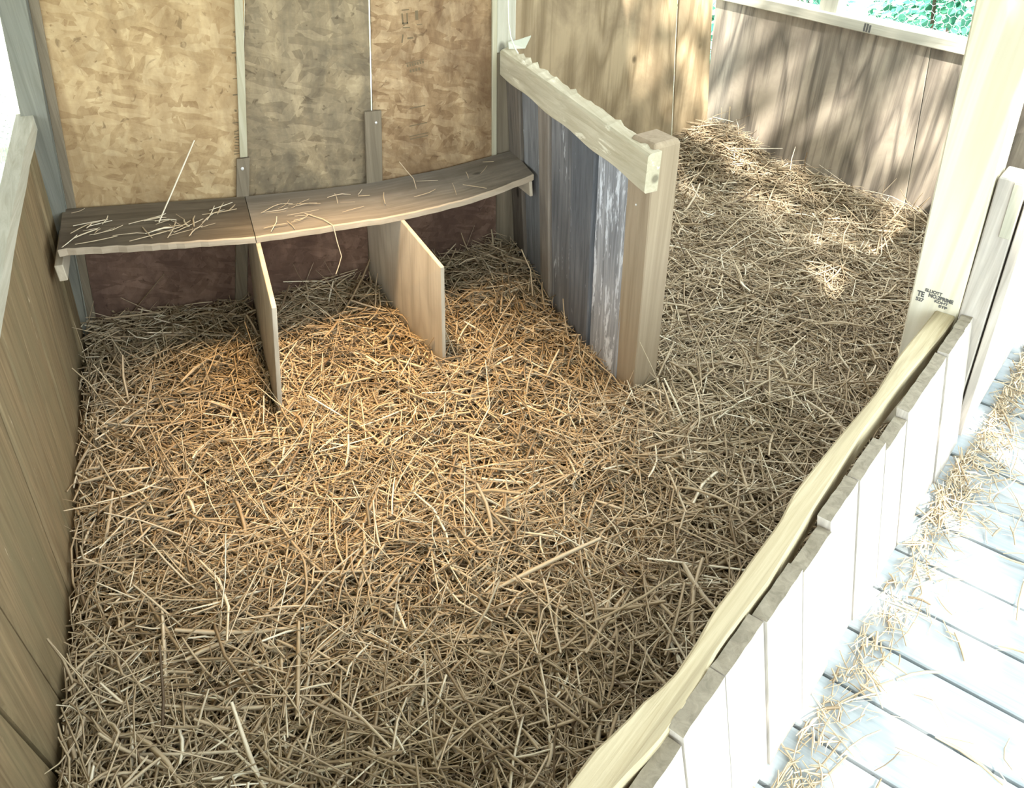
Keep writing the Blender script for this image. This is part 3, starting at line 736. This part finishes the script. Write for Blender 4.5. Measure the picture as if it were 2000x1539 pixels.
def straw_arrays(C, az, pit, L, wd, bend, roll, tint, kink, segs=3):
    """vertex, face and tint arrays for a heap of bent three-sided stems"""
    n = len(L); ca, sa, cp, sp_ = np.cos(az), np.sin(az), np.cos(pit), np.sin(pit)
    d = np.stack([ca * cp, sa * cp, sp_], 1)
    s = np.stack([-sa, ca, np.zeros(n)], 1); u = np.cross(d, s)
    cr, sr = np.cos(roll)[:, None], np.sin(roll)[:, None]
    a, b = s * cr + u * sr, -s * sr + u * cr
    rings = []
    for k in range(segs + 1):
        t = k / segs
        bow = bend * (4 * t * (1 - t)) + kink * (max(0, t - 0.6) * 2.0)
        p = C + d * (L * (t - 0.5))[:, None] + a * (bow * L)[:, None] * 0.8 + np.array([0, 0, 1.0]) * (bow * L * 0.25)[:, None]
        w = wd * (0.75 if k in (0, segs) else 1.0)
        rings.append(np.stack([p + a * w[:, None] * 0.5, p + b * w[:, None] * 0.38, p - a * w[:, None] * 0.5], 1))
    V = np.stack(rings, 1).reshape(-1, 3)
    per = (segs + 1) * 3
    base = (np.arange(n) * per)[:, None, None]
    quad = np.array([[k * 3 + i, k * 3 + (i + 1) % 3, k * 3 + 3 + (i + 1) % 3, k * 3 + 3 + i] for k in range(segs) for i in range(3)])[None]
    F = (base + quad).reshape(-1, 4)
    return V, F, np.repeat(tint, per)

def quads_mesh(name, V, F, tint):
    me = bpy.data.meshes.new(name)
    me.vertices.add(len(V)); me.vertices.foreach_set('co', V.astype(np.float32).ravel())
    me.loops.add(F.size); me.loops.foreach_set('vertex_index', F.astype(np.int32).ravel())
    me.polygons.add(len(F)); me.polygons.foreach_set('loop_start', (np.arange(len(F)) * 4).astype(np.int32))
    me.update(calc_edges=True); me.validate()
    at = me.attributes.new('tint', 'FLOAT', 'POINT'); at.data.foreach_set('value', tint.astype(np.float32))
    return me

def make_bedding(n_try, short=1.0, near=None, steep=False):
    x = rng.uniform(-0.5, 2.75, n_try); y = rng.uniform(0.45, 3.36, n_try)
    keep = inside(x, y)
    if near:                                  # only beside walls, posts and boards
        dmin = np.full(n_try, 9.0)
        for (cx, cy), (dx, dy) in OBST + [((-0.5, 0.8), (-0.5, 2.58)), ((-0.5, 2.58), (0.96, 2.58)), ((0.96, 3.35), (2.27, 3.36)), ((2.27, 3.36), (2.8, 2.03)), ((0.25, 0.49), (2.3, 1.75))]:
            ex, ey = dx - cx, dy - cy; q = np.clip(((x - cx) * ex + (y - cy) * ey) / (ex * ex + ey * ey), 0, 1)
            dmin = np.minimum(dmin, np.hypot(x - cx - q * ex, y - cy - q * ey))
        keep &= dmin < near
    x, y = x[keep], y[keep]; n = len(x)
    L = np.clip(rng.lognormal(np.log(0.11 * short), 0.5, n), 0.03 * short, 0.29 * short)
    wd = np.clip(rng.lognormal(np.log(0.0040), 0.46, n), 0.0014, 0.0115)
    az = rng.uniform(0, np.pi * 2, n)
    lift = rng.uniform(0, 1, n)
    depth = -0.055 * (1 - lift) ** 0.9 + 0.014 * (lift > 0.9) * rng.uniform(0, 1, n)
    pit = rng.normal(0, 0.14, n) + np.where(rng.uniform(0, 1, n) < 0.05, rng.uniform(0.2, 0.75, n), 0)
    if steep: pit = rng.uniform(0.45, 1.25, n)
    hx, hy = np.cos(az) * np.cos(pit) * L * 0.5, np.sin(az) * np.cos(pit) * L * 0.5
    ok = inside(x + hx, y + hy) & inside(x - hx, y - hy) & ~crosses(x - hx, y - hy, x + hx, y + hy)
    lean = (~ok) & inside(x, y) & (rng.uniform(0, 1, n) < 0.25)      # stems that lean on a wall stand up beside it
    x, y, L, wd, az, lift, depth, pit = [v[ok] for v in (x, y, L, wd, az, lift, depth, pit)]
    n = len(x)
    z = height(x, y) + depth + np.abs(np.sin(pit)) * L * 0.3
    if steep: z = height(x, y) + np.sin(pit) * L * 0.36 - 0.012
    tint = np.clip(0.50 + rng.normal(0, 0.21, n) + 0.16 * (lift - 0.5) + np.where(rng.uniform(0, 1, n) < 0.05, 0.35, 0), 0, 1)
    bend = rng.normal(0, 0.06, n); kink = np.where(rng.uniform(0, 1, n) < 0.2, rng.normal(0, 0.32, n), 0)
    return straw_arrays(np.stack([x, y, z], 1), az, pit, L, wd, bend, rng.uniform(-0.6, 0.6, n), tint, kink)
V, F, T = make_bedding(112000)
for args in ((130000, 0.35, 0.05), (40000, 0.65, 0.09), (9000, 0.8, 0.045, True)):
    Vb, Fb, Tb = make_bedding(*args)
    F = np.concatenate([F, Fb + len(V)]); V = np.concatenate([V, Vb]); T = np.concatenate([T, Tb])
print('straw faces', len(F))
# the packed layer underneath
gx, gy = np.linspace(-0.5, 2.8, 90), np.linspace(0.0, 3.38, 90)
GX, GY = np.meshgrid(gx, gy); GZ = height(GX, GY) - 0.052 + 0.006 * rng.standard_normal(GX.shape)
base = len(V); V2 = np.stack([GX, GY, GZ], -1).reshape(-1, 3)
q = []
for j in range(89):
    for i in range(89):
        cx, cy = (gx[i] + gx[i + 1]) / 2, (gy[j] + gy[j + 1]) / 2
        if bool(inside(np.array([cx]), np.array([cy]))[0]) or (cx * NV.x + cy * NV.y < -0.25 and cx < 1.0 and cy < 2.6):
            q.append((j * 90 + i, j * 90 + i + 1, (j + 1) * 90 + i + 1, (j + 1) * 90 + i))
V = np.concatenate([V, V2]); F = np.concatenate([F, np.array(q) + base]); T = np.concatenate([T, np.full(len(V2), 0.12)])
bed = link('straw_bedding', quads_mesh('straw_bedding', V, F, T), M['straw'], None, 'stuff')
bed['label'] = 'deep loose golden straw bedding covering the stall floor'; bed['category'] = 'straw'

# straw scraps blown over the deck beside the front wall
n = 5200
w_ = rng.uniform(0.3, 3.2, n); nn_ = -0.105 + np.abs(rng.normal(0, 0.045, n)) + np.where(rng.uniform(0, 1, n) < 0.45, rng.uniform(0, 0.7, n) * np.where(w_ > 1.7, 1.0, rng.uniform(0, 1, n)), 0)
keep = (rng.uniform(0, 1, n) < np.where(w_ > 1.75, 1.0, np.where(nn_ < -0.03, 0.42, 0.12))) & ~((w_ > 2.05) & (nn_ < -0.09))
w_, nn_ = w_[keep], nn_[keep]; n = len(w_)
P = np.stack([w_ * WV.x + nn_ * NV.x, w_ * WV.y + nn_ * NV.y, 0.0265 + rng.uniform(0, 1, n) * np.where(w_ > 1.75, 0.02, 0.006)], 1)
az = rng.uniform(0, 2 * np.pi, n); L = np.clip(rng.lognormal(np.log(0.06), 0.5, n), 0.02, 0.18)
az = np.where(nn_ < -0.06, math.atan2(WV.y, WV.x) + rng.normal(0, 0.6, n), az)
L = np.where(nn_ < -0.05, L * 0.6, L)
V, F, T = straw_arrays(P, az, rng.normal(0, 0.05, n), L, np.clip(rng.lognormal(np.log(0.003), .4, n), .0012, .007), rng.normal(0, .05, n), rng.uniform(-.5, .5, n), np.clip(rng.normal(.7, .2, n), 0, 1), np.where(rng.uniform(0, 1, n) < .12, rng.normal(0, .25, n), 0))
lit = link('straw_scraps', quads_mesh('straw_scraps', V, F, T), M['straw'], None, 'stuff')
lit['label'] = 'pale straw scraps scattered along the sunlit deck boards'; lit['category'] = 'straw'

# single stems lying on the shelf
def stem(c, az, L, wd, tint, pit=0.0, bend=0.0, kink=0.0, label=None, group=None):
    V, F, T = straw_arrays(np.array([c]), np.array([az]), np.array([pit]), np.array([L]), np.array([wd]), np.array([bend]), np.array([0.1]), np.array([tint]), np.array([kink]))
    me = quads_mesh('straw_stem', V, F, T)
    return tag(link('straw_stem', me, M['straw']), label, 'straw', group)
a, b = Vector((-0.181, 2.412, 0.409)), Vector((-0.041, 2.570, 0.575))
dv = b - a
stem(tuple((a + b) / 2), math.atan2(dv.y, dv.x), dv.length, 0.006, 0.98, math.asin(dv.z / dv.length), 0.0, 0.0, 'long pale straw stem leaning from the shelf up the honey board')
g1, l1 = 'straw stems on the dark end of the shelf', 'short straw stem lying on the dark end of the nest shelf'
g2, l2 = 'straw stems on the grey shelf board', 'thin straw stem lying on the greyer longer shelf board'
def on_shelf(x, y): return shelf_z(x) + 0.0035 + 0.003 * (y - 2.30) / 0.26
for k in range(46):
    cl_ = random.random()
    if cl_ < 0.45: x, y, az = random.gauss(-0.345, 0.045), random.gauss(2.42, 0.045), random.gauss(0.75, 0.5)
    elif cl_ < 0.7: x, y, az = random.gauss(-0.17, 0.04), random.gauss(2.40, 0.035), random.uniform(0, math.pi)
    else: x, y, az = random.uniform(-0.12, 0.04), random.uniform(2.34, 2.52), random.gauss(0.5, 0.5)
    L = random.uniform(0.025, 0.11)
    x = max(-0.41, min(0.045, x)); y = max(2.335, min(2.53, y))
    while x - L / 2 * abs(math.cos(az)) < -0.43: L *= 0.8
    stem((x, y, on_shelf(x, y) + random.uniform(0, 0.004)), az, L, random.uniform(0.0018, 0.0055), random.uniform(0.55, 1.0), 0.0, random.uniform(-0.03, 0.03), random.choice((0, 0, 0.2, -0.2)), l1, g1)
for k in range(30):
    if k < 16: x, y, az = random.uniform(0.09, 0.24), random.uniform(2.33, 2.48), random.gauss(0.2, 0.6)
    else: x, y, az = random.uniform(0.25, 0.85), random.uniform(2.37, 2.52), random.uniform(0, math.pi)
    L = random.uniform(0.03, 0.10)
    stem((x, y, on_shelf(x, y) + random.uniform(0.001, 0.004)), az, L, random.uniform(0.0015, 0.0038), random.uniform(0.55, 1.0), 0.0, random.uniform(-0.04, 0.04), random.choice((0, 0, 0.2, -0.2)), l2, g2)

def bent_stem(pts, r, tint, label):
    o = tube('straw_stem', pts, r, M['straw'], None, 5)
    at = o.data.attributes.new('tint', 'FLOAT', 'POINT'); at.data.foreach_set('value', np.full(len(o.data.vertices), tint, np.float32))
    return tag(o, label, 'straw')
z0 = shelf_z(0.28)
bent_stem([(0.225, 2.40, z0 + 0.006), (0.27, 2.345, z0 + 0.006), (0.292, 2.300, z0 + 0.003), (0.297, 2.292, z0 - 0.05), (0.304, 2.290, z0 - 0.095), (0.292, 2.288, z0 - 0.125), (0.280, 2.286, z0 - 0.150)], 0.0014, 0.85, 'thin kinked straw stem hanging over the front edge of the shelf')
z0 = shelf_z(0.57)
bent_stem([(0.585, 2.46, z0 + 0.004), (0.580, 2.468, z0 + 0.035), (0.562, 2.48, z0 + 0.058), (0.545, 2.50, z0 + 0.082)], 0.0013, 0.55, 'short brown twig standing up from the greyer shelf board')
